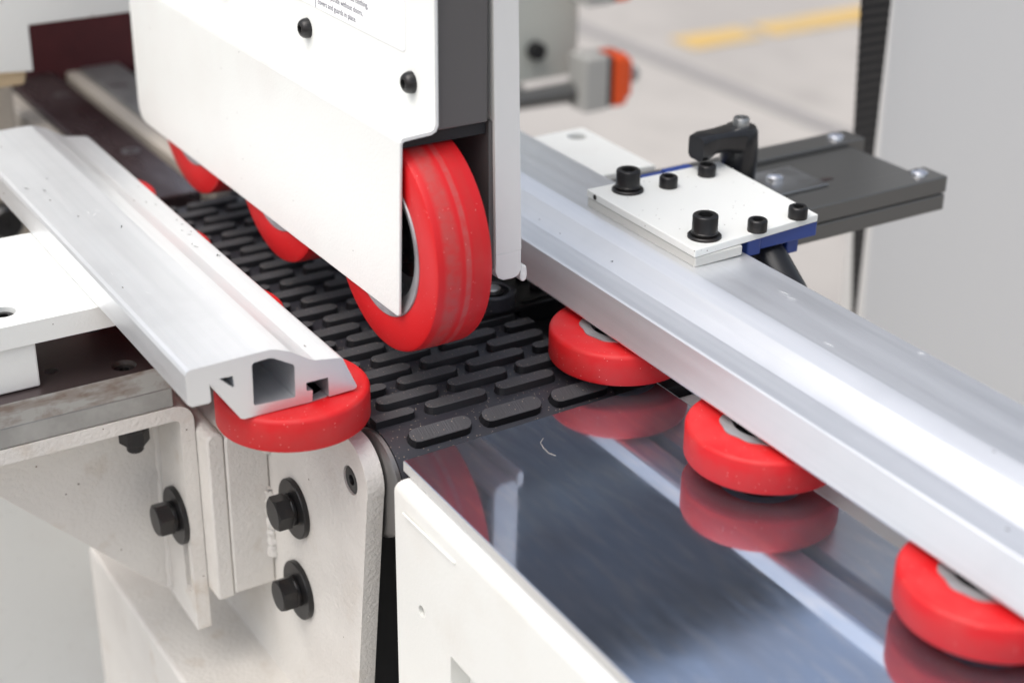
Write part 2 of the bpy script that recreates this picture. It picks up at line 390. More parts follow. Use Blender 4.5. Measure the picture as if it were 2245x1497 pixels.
post = thing('machine_post', 'grey green machine upright, out of focus behind the pressure head', 'machine', (-740, 500, 0))
link('column', box((-90, -70, -95), (0, 96, 420)), 'postgreen', post, bevel=4)
link('foot_bracket', box((-60, -60, -118), (6, 30, -96)), 'greysteel', post, bevel=2)
link('cable_boss', lathe([(1, 0), (9, 0), (9, 10), (1, 10)], 20, 'x'), 'darkinside', post, (0.5, 42, -62))
link('stand_tube', box((-30, -62, -700), (0, -10, -119)), 'blackplastic', post, bevel=3)
def valve(z, label):
    v = thing('orange_valve', label, 'valve', (-690, 572, z), group='orange push valves on the far upright')
    link('body', box((-18, -10, -27), (14, 17, 27)), 'valvegrey', v, bevel=2)
    link('gasket', box((-17, 17.4, -25), (13, 22.5, 25)), 'blackplastic', v, bevel=1)
    bm = bmesh.new(); add_prism(bm, rrect(-18, -26, 16, 26, 5), 'y', 23, 38); add_prism(bm, rrect(-14, -20, 12, 20, 5), 'y', 38.01, 46)
    link('cap', bm, 'orange', v, bevel=1.5)
    link('plunger', lathe([(8, 46.1), (8, 57), (6.5, 59), (0.3, 59), (0.3, 46.1)], 24, 'y'), 'greysteel', v, smooth='auto')
valve(-86, 'orange and black push valve below, beside a grey tube')
valve(18, 'orange push valve cut by the top edge, above the other one')
ct = link('air_tube', tube([(-715, 430, -104), (-712, 500, -101), (-700, 570, -97)], [9, 9, 11], 16), 'gunmetal', None, smooth='auto'); tag(ct, 'dark tube running across to the orange valve', 'tube')

# the long factory hall across the yard: out of frame, mirrored in the steel table
hall = thing('factory_hall', 'dark blue grey factory hall mirrored in the polished steel table', 'building', (-12000, 5600, -850))
link('lower_wall', box((-400, 0, 0), (0, 30000, 8450)), 'hallbase', hall)
link('upper_wall', box((-400, 0, 8460), (0, 30000, 11900)), 'hallwall', hall)
link('window_band', box((10, 900, 9350), (60, 29000, 9950)), 'hallglass', hall)
link('roof_edge', box((-700, -300, 11910), (300, 30300, 12250)), 'hallroof', hall)

# ------------------------------------------------------------------ rear bed, sanding head housing, far left machine body
bed = thing('slide_bar', 'dark brown steel slide bar with slotted screws behind the left rail', 'machine bed', (-370, 38, 3), group='slide bars of the rear bed')
link('bar', box((-320, -26, -16), (0, 13, 0)), 'bedsteel', bed, bevel=1.5)
link('edge_strip', box((-322, -40, -17), (-6, -26.4, -2)), 'castedge', bed, bevel=3, seg=3)
for x in (-97, -246): csk_screw(bed, (x, 0, 0), 13, mat='steel')
bed2 = thing('slide_bar', 'second slide bar of the rear bed, half hidden by the white guard', 'machine bed', (-370, 80, 3), group='slide bars of the rear bed')
link('bar', box((-320, -8, -16), (-6, 24, 0)), 'greysteel', bed2, bevel=1.5)
link('edge_strip', box((-322, -20, -17), (0, -8.4, -1.5)), 'castedge', bed2, bevel=2.5, seg=3)
csk_screw(bed2, (-247, 2, 0), 13, mat='steel')
bb = thing('bed_base', 'beige cast base under the rear slide bars', 'machine base', (-380, 60, -14))
link('base_body', box((-250, -58, -300), (0, 62, 0)), 'bracket', bb, bevel=3)
link('gap_shade_box', box((-322, -74.5, -300), (-251, 70, 0)), 'darkinside', bb)  # near-black box standing in for the shade in the gap
lug = link('belt_scraper', box((-372, 44, -22), (-366, 49, -6)), 'white', None, bevel=1); tag(lug, 'small pale upright pin between belt end and slide bar', 'pin')
colp = thing('machine_cabinet', 'beige machine cabinet side, out of focus at the far left', 'cabinet', (-560, -60, -300))
link('side_panel', box((-40, -260, -560), (0, 47, 345)), 'castedge', colp, bevel=3)
kn = link('black_knob', lathe([(1, 0), (12, 0), (12.5, 3), (12.5, 12), (10, 15), (1, 15)], 28, 'x'), 'blackplastic', None, (-500, -47, -41), smooth='auto')
tag(kn, 'round black knob, blurred, under the far end of the left rail', 'knob')

hs = thing('sander_housing', 'cream sheet metal housing with a square notch at the top left', 'machine housing', (-480, 0, 0))
poly = [(-220, 66), (-41, 66), (-18.5, 64), (-18, 95), (120, 95), (120, 420), (-220, 420)]
link('front_sheet', prism(poly, 'x', -4, 0), 'cream', hs, bevel=1.0)
link('notch_flange', prism([(-19.5, 66), (-18, 66), (-18, 94), (-19.5, 94)], 'x', -45, -4.2), 'bushing', hs)
link('lower_return', prism([(-220, 55), (-24, 55), (-22, 63.5), (-220, 65.5)], 'x', -20, -3), 'bushing', hs, bevel=2)
link('roof', box((-260, -220, 421), (0, 120, 425)), 'cream', hs)
dr = link('abrasive_belt', box((-715, 6, -8), (-678, 124, 190)), 'maroon', None, bevel=6, seg=4)
tag(dr, 'dark maroon abrasive belt behind the notch of the cream housing', 'sanding belt')
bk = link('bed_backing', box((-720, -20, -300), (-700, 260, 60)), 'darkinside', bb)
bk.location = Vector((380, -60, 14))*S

# ------------------------------------------------------------------ lower machine frame
fr = thing('frame_beam', 'cream box beam running under the brackets at the bottom', 'machine frame', (0, -65, -200))
link('beam_body', box((-314, 0, -260), (140, 64, 0)), 'bracket', fr, bevel=2.5, seg=3)
link('edge_flange', box((-250, 64.6, -80), (140, 72, 2.5)), 'cream', fr, bevel=1.2)
lc = thing('lower_cabinet', 'pale grey cabinet front, blurred, at the lower left', 'cabinet', (-470, 0, 0))
link('front_panel', box((-30, -107, -850), (0, 40, -56)), 'white', lc, bevel=2)
link('edge_trim', box((-34, -114, -850), (-6, -107.5, -56)), 'bushing', lc, bevel=1)
link('side_panel', box((-28, -420, -850), (4, -114.5, -56)), 'white', lc, bevel=3)

mb = thing('conveyor_housing', 'black lower body of the belt conveyor, seen in the gap', 'machine body', (0, 0, 0))
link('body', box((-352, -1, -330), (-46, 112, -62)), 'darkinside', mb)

# ------------------------------------------------------------------ conveyor belt
belt = thing('conveyor_belt', 'black rubber feed belt with rows of raised oval cleats', 'conveyor belt', (0, 0, 0))
RC, RR = (-30.0, -28.0), 28.0
pts = [(-352, -28)] + [( -352-0*math.cos(0), -28)]
outer_ = arc(-350, -28, RR, 200, 90, 8) + arc(RC[0], RC[1], RR, 90, -80, 22)
inner_ = arc(RC[0], RC[1], RR-2.2, -80, 90, 22) + arc(-350, -28, RR-2.2, 90, 200, 8)
link('belt_sheet', prism(outer_+inner_, 'y', 3, 129), 'rubber', belt, smooth='auto')
# cleats: 7 x 33 mm stadium with a sloping wall
cb = bmesh.new()
def stadium(L_, W_, n=6):
    r = W_/2; return arc(0, L_/2-r, r, 0, 180, n)+arc(0, -L_/2+r, r, 180, 360, n)
o0, o1 = stadium(34.9, 9.8), stadium(33.4, 8.2)
v0 = [cb.verts.new((p[0]+0.3, p[1], -0.3)) for p in o0]; v1 = [cb.verts.new((p[0], p[1], 3.55)) for p in o1]; v2 = [cb.verts.new((p[0]*0.92, p[1]*0.988, 3.8)) for p in o1]
for A, B in ((v0, v1), (v1, v2)):
    for i in range(len(A)): cb.faces.new((A[i], A[(i+1) % len(A)], B[(i+1) % len(A)], B[i]))
cb.faces.new(v2)
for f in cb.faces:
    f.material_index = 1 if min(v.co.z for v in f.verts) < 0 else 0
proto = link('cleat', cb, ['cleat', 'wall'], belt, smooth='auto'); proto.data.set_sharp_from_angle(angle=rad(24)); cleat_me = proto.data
rows = [(-17.5, 1)] + [(-36 - 14.1*k + (1 if k == 0 else 0), 0 if k % 2 == 0 else 1) for k in range(0, 23)]
first = True
def place_cleat(x, y):
    global first
    if x > RC[0]:
        a = (x-RC[0])/RR; z = RC[1]+RR*math.cos(a); xx = RC[0]+RR*math.sin(a); rot = a
    else: xx, z, rot = x, 0.0, 0.0
    o = proto if first else proto.copy()
    if not first: COL.objects.link(o); o.parent = belt
    first = False
    o.location = Vector((xx, y, z))*S; o.rotation_euler = (0, rot, rad(random.uniform(-0.25, 0.25)))
    return o
half_me = None
for (x, ph) in rows:
    y0 = (21.5+8 if ph == 1 else 8.5)         # centre of the first whole cleat
    ys = [y0+40*k for k in range(-1, 4)]
    for y in ys:
        if y-16.5 < 3.2 or y+16.5 > 128.8:
            # a cleat cut by the belt edge
            a, b_ = max(y-16.5, 3.0), min(y+16.5, 129.0)
            if b_-a < 5: continue
            e = bmesh.new(); L_ = b_-a
            lowcut = y-16.5 < 3.0
            if lowcut: o1_ = [(3.5, 0.0)]+[(p[0], p[1]+L_-3.5) for p in arc(0, 0, 3.5, 0, 180, 6)]+[(-3.5, 0.0)]
            else: o1_ = [(-3.5, L_)]+[(p[0], p[1]+3.5) for p in arc(0, 0, 3.5, 180, 360, 6)]+[(3.5, L_)]
            add_prism(e, o1_, 'z', -0.3, 3.8)
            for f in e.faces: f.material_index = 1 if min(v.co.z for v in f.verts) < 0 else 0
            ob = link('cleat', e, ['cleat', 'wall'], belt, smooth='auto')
            if x > RC[0]:
                t = (x-RC[0])/RR; ob.location = Vector((RC[0]+RR*math.sin(t), a, RC[1]+RR*math.cos(t)))*S; ob.rotation_euler = (0, t, 0)
            else: ob.location = Vector((x, a, 0))*S
        else:
            place_cleat(x, y)
rl = thing('belt_roller', 'grey steel end roller at the near left corner of the belt', 'roller', (RC[0], 0, RC[1]))
link('drum', lathe([(3, -1.6), (24.5, -1.6), (27.2, 0.5), (27.4, 2.6), (25.4, 3.2), (25.4, 128), (3, 128)], 72, 'y'), 'dullsteel', rl, smooth='auto')
link('axle', lathe([(0.3, -2.6), (7, -2.6), (7, -1.5), (0.3, -1.5)], 24, 'y'), 'black', rl, smooth='auto')

# black bearing and belt guide behind the pressure head
bg_ = thing('belt_guide', 'black guide rail with embossed ribs along the right edge of the belt', 'belt guide', (0, 0, 0))
bmg = bmesh.new(); add_box(bmg, (-350, 104, 4.4), (-103, 206, 7.5)); add_box(bmg, (-350, 130, -20), (-106, 206, 4.39))
link('guide_plate', bmg, 'blackplastic', bg_, bevel=0.7)
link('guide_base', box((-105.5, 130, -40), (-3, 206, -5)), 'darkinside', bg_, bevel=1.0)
for k in range(2):
    link('rib', prism(stadium(34, 7), 'z', 0, 2.6), 'rubber', bg_, (-121-15*k, 163, 7.5), bevel=0.6)
for k in range(15): link('tooth', box((0, 0, 0), (3.2, 0.9, 0.7)), 'blackplastic', bg_, (-109, 132+1.9*k, 7.5))
br = thing('guide_bearing', 'black ball bearing on a bright pin beside the belt', 'bearing', (-114.5, 117, 7.6))
link('outer_ring', lathe([(9.6, 0), (13.2, 0), (13.2, 7.4), (12.8, 8), (10.2, 8), (9.6, 7.6)], 56), 'rubber', br, smooth='auto').data.set_sharp_from_angle(angle=rad(25))
link('shield', lathe([(6.4, 0), (9.6, 0), (9.6, 5.8), (6.4, 5.8)], 40), 'blackplastic', br, smooth='auto')
link('inner_ring', lathe([(4.9, 0), (6.4, 0), (6.4, 7.6), (4.9, 7.6)], 36), 'black', br, smooth='auto')
link('pin', lathe([(0.2, 0), (4.8, 0), (4.8, 9.0), (4.4, 9.4), (0.2, 9.4)], 32), 'steel', br, smooth='auto').data.set_sharp_from_angle(angle=rad(25))

# ------------------------------------------------------------------ outfeed table
tb = thing('outfeed_table', 'polished steel table on a cream body in front of the belt', 'machine table', (0, 0, 0))
tp_ = prism([(0.5, 0), (470, -12.5), (470, 141), (-4, 148)], 'z', -5.6, 0)
tp_.normal_update()
for f in tp_.faces: f.material_index = 0 if abs(f.normal.z) > 0.5 else 1
link('table_plate', tp_, ['mirror', 'alucut'], tb, bevel=0.6)
hr = bmesh.new(); add_tube(hr, [(16, 67, 0.15), (19, 63.5, 0.3), (24, 62, 0.3), (29, 61.5, 0.25), (33, 63, 0.15)], 0.09, 6)
link('fluff_hair', hr, 'castedge', tb)
bm = box((1, -5, -330), (470, 178, -6))
es = [e for e in bm.edges if abs((e.verts[0].co-e.verts[1].co).x) > 400 and all(v.co.z > -10 and v.co.y < 0 for v in e.verts)]
es += [e for e in bm.edges if abs((e.verts[0].co-e.verts[1].co).y) > 100 and all(v.co.z > -10 and v.co.x < 10 for v in e.verts)]
bmesh.ops.bevel(bm, geom=es, offset=8.5, segments=8, profile=0.5, affect='EDGES')
# skew the body a little with the plate
for v in bm.verts: v.co.y -= (v.co.x)*0.0235
body = link('body', bm, 'cream', tb, smooth='auto')
cut(body, prism(circle(27, -66, 3.1, 24), 'y', -40, 8))
cut(body, box((55, -40, -250), (250, 4, -73)))
body.data.shade_smooth(); body.data.set_sharp_from_angle(angle=rad(30))
link('inner_panel', box((52, 4.1, -252), (253, 5, -71)), 'bracket', tb)
link('seam_line', box((12, -7.2, -21.0), (60, -6.2, -19.6)), 'cream', tb, bevel=0.4)

# ------------------------------------------------------------------ red guide wheels (lying flat)
def guide_roller(label, x, y, zb=6.5, grp='red guide rollers under the rails', spin=0.0):
    t = thing('guide_roller', label, 'roller', (x, y, zb), (0, 0, spin), grp)
    return t
R0, H0 = 36.5, 17.0
def make_guide_roller(label, x, y, zb, spin=0.0):
    t = guide_roller(label, x, y, zb, spin=spin)
    prof = [(19.5, 0.6), (30, 0.0), (R0-1.6, 0), (R0-0.6, 0.5), (R0, 1.6), (R0, H0-2.2), (R0-0.4, H0-1.2), (R0-1.2, H0-0.4), (R0-2.4, H0), (24, H0), (19.5, H0-0.3)]
    link('tyre', lathe(prof, 96), 'red', t, smooth='auto')
    wob = lambda a, r: (0.022*math.sin(11*a)+0.012*math.sin(5*a+1)) if r > 20 else 0
    link('hub', lathe([(13.6, 1.0), (19.4, 1.0), (19.4, H0-0.6), (20.6, H0-0.3), (20.6, H0+0.35), (15.2, H0+0.25), (14.2, H0-2.0), (13.6, H0-5)], 88, wob=wob), 'hub', t, smooth='auto')
    link('bearing', lathe([(5.2, 2), (13.4, 2), (13.4, H0-4.5), (11.5, H0-4), (8, H0-4), (7.6, H0-2.5), (5.2, H0-2.5)], 48), 'blackplastic', t, smooth='auto')
    link('axle', lathe([(0.2, 0.5), (5, 0.5), (5, H0+6), (0.2, H0+6)], 24), 'steel', t, smooth='auto')
    return t
gw = make_guide_roller('red rubber wheel half over the belt end, right side', -28, 141.5, 6.5)
more = [('red rubber wheel in the middle of the steel table, under the right rail', 90.5, 138.5, 6.5, 0.5),
        ('red rubber wheel cut off by the lower right corner of the photo', 229.5, 136.0, 6.5, 1.1),
        ('red rubber wheel under the cut end of the left rail', -50.5, -31, 8.0, 0.3),
        ('small red sliver of wheel beside the left rail, nearest the cut end', -147, -31, 8.0, 0.7),
        ('red sliver of wheel beside the left rail, second from the cut end', -245, -31, 8.0, 0.2),
        ('farthest red sliver of wheel beside the left rail', -338, -29, 8.0, 0.9)]
for lb, x, y, z, s_ in more:
    c = dup(gw); c.location = Vector((x, y, z))*S; c.rotation_euler = (0, 0, s_); c['label'] = lb

# ------------------------------------------------------------------ aluminium rails
def rail_profile(mirror=False, y0=0.0):
    """(y,z) outline at the left rail's place"""
    o = [(-90.0, 53.6), (-89.2, 55.2), (-87.6, 56.0), (-53, 56.7), (-49.5, 56.6), (-46.5, 55.9), (-40, 53.2), (-31, 47.2), (-28.2, 46.0), (-26, 45.7), (-15.6, 44.0), (-14.4, 43.4), (-13.9, 42.2),
         (-7.7, 27.6), (-8.2, 26.6), (-9.4, 26.1), (-22.0, 25.7), (-22.2, 35.7), (-33.1, 35.7), (-33.2, 31.6), (-30.2, 31.2), (-30.5, 25.5), (-64.2, 25.5), (-65.8, 26.2), (-79.2, 47.2), (-79.0, 38.6), (-80.0, 37.8), (-88.2, 38.0), (-90.0, 39.8)]
    return o
hol = [(-59.2, 31.8), (-58.6, 31.0), (-39.4, 29.9), (-38.8, 30.6), (-38.5, 45.4), (-39.2, 46.6), (-48.4, 52.0), (-50.4, 52.6), (-57.8, 52.2), (-58.9, 51.2)]
tri = [(-74.6, 48.6), (-68.2, 48.2), (-67.7, 43.2), (-68.6, 42.6)]
def rail(name, label, prof, holes, x0, x1, loc, yaw, marks):
    t = thing(name, label, 'rail', loc, (0, 0, yaw), 'aluminium fence rails')
    bm = prism(prof, 'x', x0, x1, holes=holes)
    for f in bm.faces:
        f.material_index = 1 if all(abs(v.co.x-f.verts[0].co.x) < 1e-6 for v in f.verts) else 0
    link('extrusion', bm, ['alu', 'alucut'], t, smooth='auto').data.set_sharp_from_angle(angle=rad(11))
    return t
L = rail('aluminium_rail', 'left aluminium rail whose sawn hollow end faces the camera', rail_profile(), [hol, tri], -363, 0, (-29, 0, 0), rad(-0.25), None)
mir = [(-13.9-(y)+0.0, z) for y, z in rail_profile()]      # mirrored, y=0 at the inner top edge
mir = mir[::-1]
mh = [[(-13.9-y, z) for y, z in h][::-1] for h in (hol, tri)]
Rr = rail('aluminium_rail', 'long right aluminium rail running diagonally above the red wheels', mir, mh, -460, 470, (0, 130.5, 0.3), rad(-1.15), None)
# small dents and scratches punched in the top faces
def nick(parent, x, y, z, L_, a, tilt=0.0, w_=0.35):
    bm = bmesh.new(); add_prism(bm, [(-L_/2, 0), (0, -w_), (L_/2, 0), (0, w_)], 'z', 0, 0.06)
    return link('nick', bm, 'black' if w_ > 0.3 else 'label', parent, (x, y, z), (tilt, 0, a))
for (x, d_) in ((-128, 20), (-118, 24), (-120, 18), (-106, 23), (-60, 22), (-52, 24), (-50, 20), (-40, 27), (-36, 25), (-98, 17)):
    f_ = (d_-14.5)/18.6
    nick(Rr, x, d_+random.uniform(-1, 1), 46.2+f_*7.6+0.15+ (0.0), random.uniform(2.2, 3.6), rad(80+random.uniform(-15, 15)), rad(30), 0.33)

rn = random.Random(3)
for k in range(26):      # fine scratches along the top flats of both rails
    x = rn.uniform(-330, 300); y_ = rn.uniform(38, 74)
    if -112 < x < 0: continue
    nick(Rr, x, y_, 56.72 if y_ < 70 else 56.3, rn.uniform(1.5, 7), rn.uniform(-0.6, 0.6), 0, rn.uniform(0.08, 0.22))
for k in range(16):
    x = rn.uniform(-300, -10); y_ = rn.uniform(-84, -56)
    nick(L, x, y_, 56.75, rn.uniform(1.2, 5), rn.uniform(-0.7, 0.7), 0, 0.12 if rn.random() < 0.7 else 0.34)
for k in range(12):
    x = rn.uniform(-260, -130); y_ = rn.uniform(-25, -17)
    nick(L, x, y_, 46.0-(y_+28)*0.14, rn.uniform(1.5, 4), rn.uniform(-0.5, 0.9), rad(-8), 0.31)

# ------------------------------------------------------------------ pressure head (white guard, core block, side plate, label)
hd = thing('guard_unit', 'white folded guard and charcoal block over the red pressure wheels', 'machine guard', (0, 0, 0))
tS = 1.6
low = [(-42.0, 51.0), (-36.8, 138.4), (-391, 137.0), (-392.5, 62)] + [(-389.5, 55.0), (-384, 50.6)]
low = [(-41.6, 52.0), (-37.0, 138.8), (-391.5, 137.0), (-392.2, 60.5), (-390.6, 55.4), (-386.5, 51.6), (-380, 50.2), (-44.6, 50.6), (-42.4, 50.9)]
bm = bmesh.new()
add_prism(bm, low, 'y', 21.5, 21.5+tS)
link('guard_skirt', bm, 'white', hd, bevel=0.5)
sh = [(21.5, 137.6), (22.2, 139.4), (24.0, 140.0), (37.5, 140.4), (39.8, 141.0), (41.0, 142.6), (41.3, 146), (41.3, 330), (39.8, 330), (39.8, 146.2), (39.2, 143.4), (37.4, 142.2), (24.0, 141.7), (21.6, 141.0), (20.6, 139.4), (20.4, 137.6)]
sh = [(21.5, 137.0), (21.7, 138.8), (23.2, 140.2), (37.6, 141.0), (39.4, 142.0), (40.2, 144.2), (40.2, 330), (41.8, 330), (41.8, 143.2), (40.6, 140.6), (38.2, 139.4), (24.6, 138.6), (23.2, 138.0), (23.1, 137.0)]
link('guard_fold', prism(sh, 'x', -391, -37.5), 'white', hd, smooth='auto')
link('core_block', box((-386, 42.4, 139.6), (-40, 69.5, 330)), 'coreblock', hd, bevel=1.2)
# side plate, leaning a touch outwards at the foot
sp = bmesh.new()
prof = [(74.2, 72), (74.2, 62.5), (75.6, 59.4), (78.6, 57.8), (84.0, 57.6), (87.2, 58.6), (88.6, 61.4), (88.6, 72)]
add_prism(sp, prof[::-1]+[], 'x', -380, -40)
for v in sp.verts: pass
link('side_plate_foot', sp, 'silverpaint', hd, bevel=0.4)
sp = bmesh.new()
v = [sp.verts.new(p) for p in ((-380, 74.2, 72.01), (-380, 88.6, 72.01), (-40, 88.6, 72.01), (-40, 74.2, 72.01), (-380, 66.6, 330), (-380, 81.8, 330), (-40, 81.8, 330), (-40, 66.6+3.2, 330))]
for f in ((0, 1, 2, 3), (4, 5, 6, 7), (0, 1, 5, 4), (1, 2, 6, 5), (2, 3, 7, 6), (3, 0, 4, 7)): sp.faces.new([v[i] for i in f])
link('side_plate', sp, 'silverpaint', hd)
link('side_gap_shade', prism([(71.4, 66), (74.0, 64), (74.0, 139), (71.0, 139)], 'x', -380, -42), 'coreblock', hd)  # dark strip painted in for the shadowed gap inside the side plate
link('back_sheet', prism([(88.9, 56), (89.6, 54.6), (91.0, 53.8), (92.4, 54.8), (93.0, 57), (92.6, 62), (88.9, 64)][::-1], 'x', -300, -41), 'cream', hd, bevel=0.8)
link('top_plate', box((-386, 23.5, 133), (-44, 70.5, 138.2)), 'darkinside', hd)  # dark plate, front end lengthened to shade the top of the front wheel
for x, z in ((-170.5, 157.5), (-59.5, 158), (-281, 156.5)): button_screw(hd, (x, 40.2, z))
# caution sticker
stk = link('caution_sticker', prism(rrect(-330, 170.6, -64.5, 300, 3), 'y', 39.9, 40.15), 'label', hd)
link('rule_line', box((-159.4, 39.8, 170.6), (-159.0, 39.89, 300)), 'ink', stk)
def text(s, x, z, size, parent):
    cu = bpy.data.curves.new('text', 'FONT'); cu.body = s; cu.size = size*S; cu.extrude = 0.00002
    o = bpy.data.objects.new('text', cu); COL.objects.link(o)
    bpy.context.view_layer.update(); dg = bpy.context.evaluated_depsgraph_get()
    me = bpy.data.meshes.new_from_object(o.evaluated_get(dg)); bpy.data.objects.remove(o)
    me.materials.clear(); me.materials.append(M['ink'])
    t = bpy.data.objects.new('print_line', me); COL.objects.link(t); t.parent = parent
    t.location = Vector((x, 39.85, z))*S; t.rotation_euler = (rad(90), 0, 0)
    return t
text('covers and guards in place.', -156.5, 173.2, 3.9, stk)
text('Do not operate without doors,', -156.5, 178.0, 3.9, stk)
text('Never operate with loose clothing,', -156.5, 182.8, 3.9, stk)
text('jewellery or long hair.', -156.5, 187.6, 3.9, stk)

# pressure wheels (upright, axle along y)
def make_pressure_roller(label, x, z, mat='reddusty'):
    t = thing('pressure_roller', label, 'roller', (x, 40, z), (rad(90), 0, 0), 'red pressure wheels under the head')
    # local z = world -y ; face towards camera at local +15
    R1 = 54.5
    prof = [(36, -14.6), (R1-2.2, -15), (R1-0.6, -14.2), (R1, -12.6), (R1+0.25, 0), (R1, 12.6), (R1-0.6, 14.2), (R1-2.2, 15), (40, 15), (36.6, 14.4), (36, 13)]
    link('tyre', lathe(prof, 128), mat, t, smooth='auto')
    link('hub', lathe([(20, -12), (35.9, -12), (35.9, 13), (36.9, 14.6), (36.6, 15.25), (35.6, 15.2), (28.6, 12.6), (27.8, 11.6), (26.2, 2), (20, 1.6)], 96), 'hub', t, smooth='auto')
    link('bearing', lathe([(8.2, -8), (19.8, -8), (19.8, 2.2), (13, 2.6), (12, 5.5), (8.2, 5.5)], 56), 'blackplastic', t, smooth='auto')
    link('axle', lathe([(0.2, -30), (8, -30), (8, 8), (0.2, 8)], 32), 'black', t, smooth='auto')
    return t
pw = make_pressure_roller('large red pressure wheel standing at the open end of the white guard', -64.5, 80.5)
for lb, x, z in (('second red pressure wheel, its lower part showing under the guard', -191.5, 80.5), ('farthest red pressure wheel, small under the guard', -313.5, 80.5)):
    c = dup(pw); c.location = Vector((x, 40, z))*S; c['label'] = lb
    c.rotation_euler = (rad(90), rad(random.uniform(0, 90)), 0)

# ------------------------------------------------------------------ clamp plate on the right rail
cp = thing('clamp_plate', 'white square clamp plate with six black cap screws on the right rail', 'clamp', (0, 0, 0))
link('spacer', prism([(-6.5, 170), (-104.6, 171.6), (-104, 202), (-7.5, 201)], 'z', 56.9, 62.4), 'spacerpaint', cp, bevel=0.9, seg=3)
link('top_plate', prism([(-6.3, 169.4), (-105.2, 171.4), (-105, 262), (-13, 255.5)], 'z', 62.5, 66.6), 'chip', cp, bevel=0.5)
for (x, y) in ((-92.5, 189.5), (-18.5, 184.5)): cap_screw(cp, 'cap_screw', (x, y, 66.6), 13.2, 8.6, washer=17.5, spring=True, key=7.0)
for (x, y) in ((-86, 212), (-90, 241.5), (-11.5, 213), (-15, 243)): cap_screw(cp, 'cap_screw', (x, y, 66.6), 10.2, 6.4, key=5.2)
link('set_hole', lathe([(0.1, 0), (1.5, 0), (1.5, 0.3), (0.1, 0.3)], 16, 'y'), 'socket', cp, (-97, 170.95, 64.6))

blk = thing('limit_switch', 'dark blue plastic switch block held under the clamp plate', 'sensor', (0, 0, 0))
link('housing', box((-110, 218, 54), (-14, 256.5, 62.3)), 'blue', blk, bevel=0.8)
link('front_rib', box((-30, 209, 52), (-13, 217.8, 62.2)), 'blue', blk, bevel=0.8)
link('lower_lug', box((-32, 242, 44), (-20, 250, 53.8)), 'blue', blk, bevel=0.8)
link('rear_flange', box((-133, 227, 49), (-110.2, 256, 56.0)), 'blue', blk, bevel=1.2)
link('rear_tab', box((-130, 240, 56.1), (-114, 259, 58.2)), 'blue', blk, bevel=0.8)
cb_ = link('switch_cable', tube([(-30, 231, 50), (-20, 232, 42), (-6, 234, 29), (8, 236, 10), (20, 240, -40), (26, 244, -160)], [9.5, 10, 9.8, 9.6, 9.4, 9.4], 20), 'blackplastic', None, smooth='auto')
tag(cb_, 'thick black cable dropping from the blue switch behind the right rail', 'cable')

# white support plate behind the rail
wp = link('support_plate', prism([(-266, 150), (-186, 150), (-184, 277), (-268, 279)], 'z', 29, 37, holes=[circle(-254.5, 265.5, 6.2, 28)[::-1]]), 'white', None)
tag(wp, 'pale flat support plate with one round hole, behind the right rail', 'plate')
pg = link('hole_shade_plug', lathe([(0.2, 12), (6.1, 12), (6.1, 23), (0.2, 23)], 28), 'socket', wp, (-254.5, 265.5, 0), smooth='auto')  # near-black plug added below the hole to make it look dark

# clamping lever
kv = thing('clamping_lever', 'black plastic clamping lever with a bright cap screw', 'lever handle', (-104, 275.5, 42))
link('column', lathe([(0.5, 0), (8.6, 0), (8.8, 7), (10.4, 12), (10.9, 24), (10.6, 33), (10.0, 41), (8.6, 43.6), (0.5, 44)], 40), 'blackplastic', kv, smooth='auto')
bm = bmesh.new()
secs = [((0, 4, 34.8), 9.8, 8.6), ((1, -7, 37.4), 8.8, 7.0), ((2.5, -17, 39.0), 7.4, 5.6), ((4.0, -25, 39.4), 7.2, 5.8), ((5.2, -31.5, 38.6), 7.6, 7.2), ((5.6, -36, 38.2), 6.8, 6.8)]
rings = []
for (c_, wx, hz) in secs:
    rings.append([bm.verts.new((c_[0]+p[0], c_[1], c_[2]+p[1])) for p in rrect(-wx, -hz, wx, hz, min(wx, hz)*0.5, 4)])
for A, B in zip(rings, rings[1:]):
    for k in range(len(A)): bm.faces.new((A[k], A[(k+1) % len(A)], B[(k+1) % len(A)], B[k]))
bm.faces.new(rings[0]); bm.faces.new(rings[-1][::-1])
link('handle', bm, 'blackplastic', kv, smooth='auto')
link('cap_screw', lathe([(0.3, 43), (4.8, 43), (4.8, 48), (4.3, 48.8), (2.6, 48.8), (2.2, 46), (0.3, 46)], 32), 'steel', kv, smooth='auto')

# gunmetal slotted bracket
gp = thing('slide_bracket', 'dark gunmetal slide bracket with bright corner screws, behind the clamp', 'bracket', (0, 0, 0))
link('slide_bar', box((-83, 208, 34.6), (-63, 404, 45)), 'gunmetal', gp, bevel=0.8)
link('slide_bar', box((-160, 208, 34.6), (-141, 410, 45)), 'gunmetal', gp, bevel=0.8)
link('base_plate', box((-160.5, 208, 24), (-62.5, 403, 34)), 'gunmetal', gp, bevel=0.8)
link('middle_plate', box((-140.5, 208, 34.2), (-83.5, 398, 41.5)), 'gunmetal', gp, bevel=0.6)
link('slider', box((-128, 262, 41.6), (-92, 336, 43.6)), 'steel', gp, bevel=0.4)
link('slot_mark', box((-104, 339, 41.6), (-100, 347, 41.9)), 'brownsteel', gp)
for (x, y) in ((-74, 391), (-150, 393)):
    link('corner_screw', lathe([(0.2, 45.1), (5.6, 45.1), (5.2, 46.6), (3.2, 48), (0.2, 48.4)], 28), 'brightscrew', gp, (x, y, 0), smooth='auto')
for (x, y) in ((-113, 312),):
    link('slider_screw', lathe([(0.2, 43.6), (5.2, 43.6), (5.0, 46), (3, 47.4), (0.2, 47.6)], 28), 'brightscrew', gp, (x, y, 0), smooth='auto')

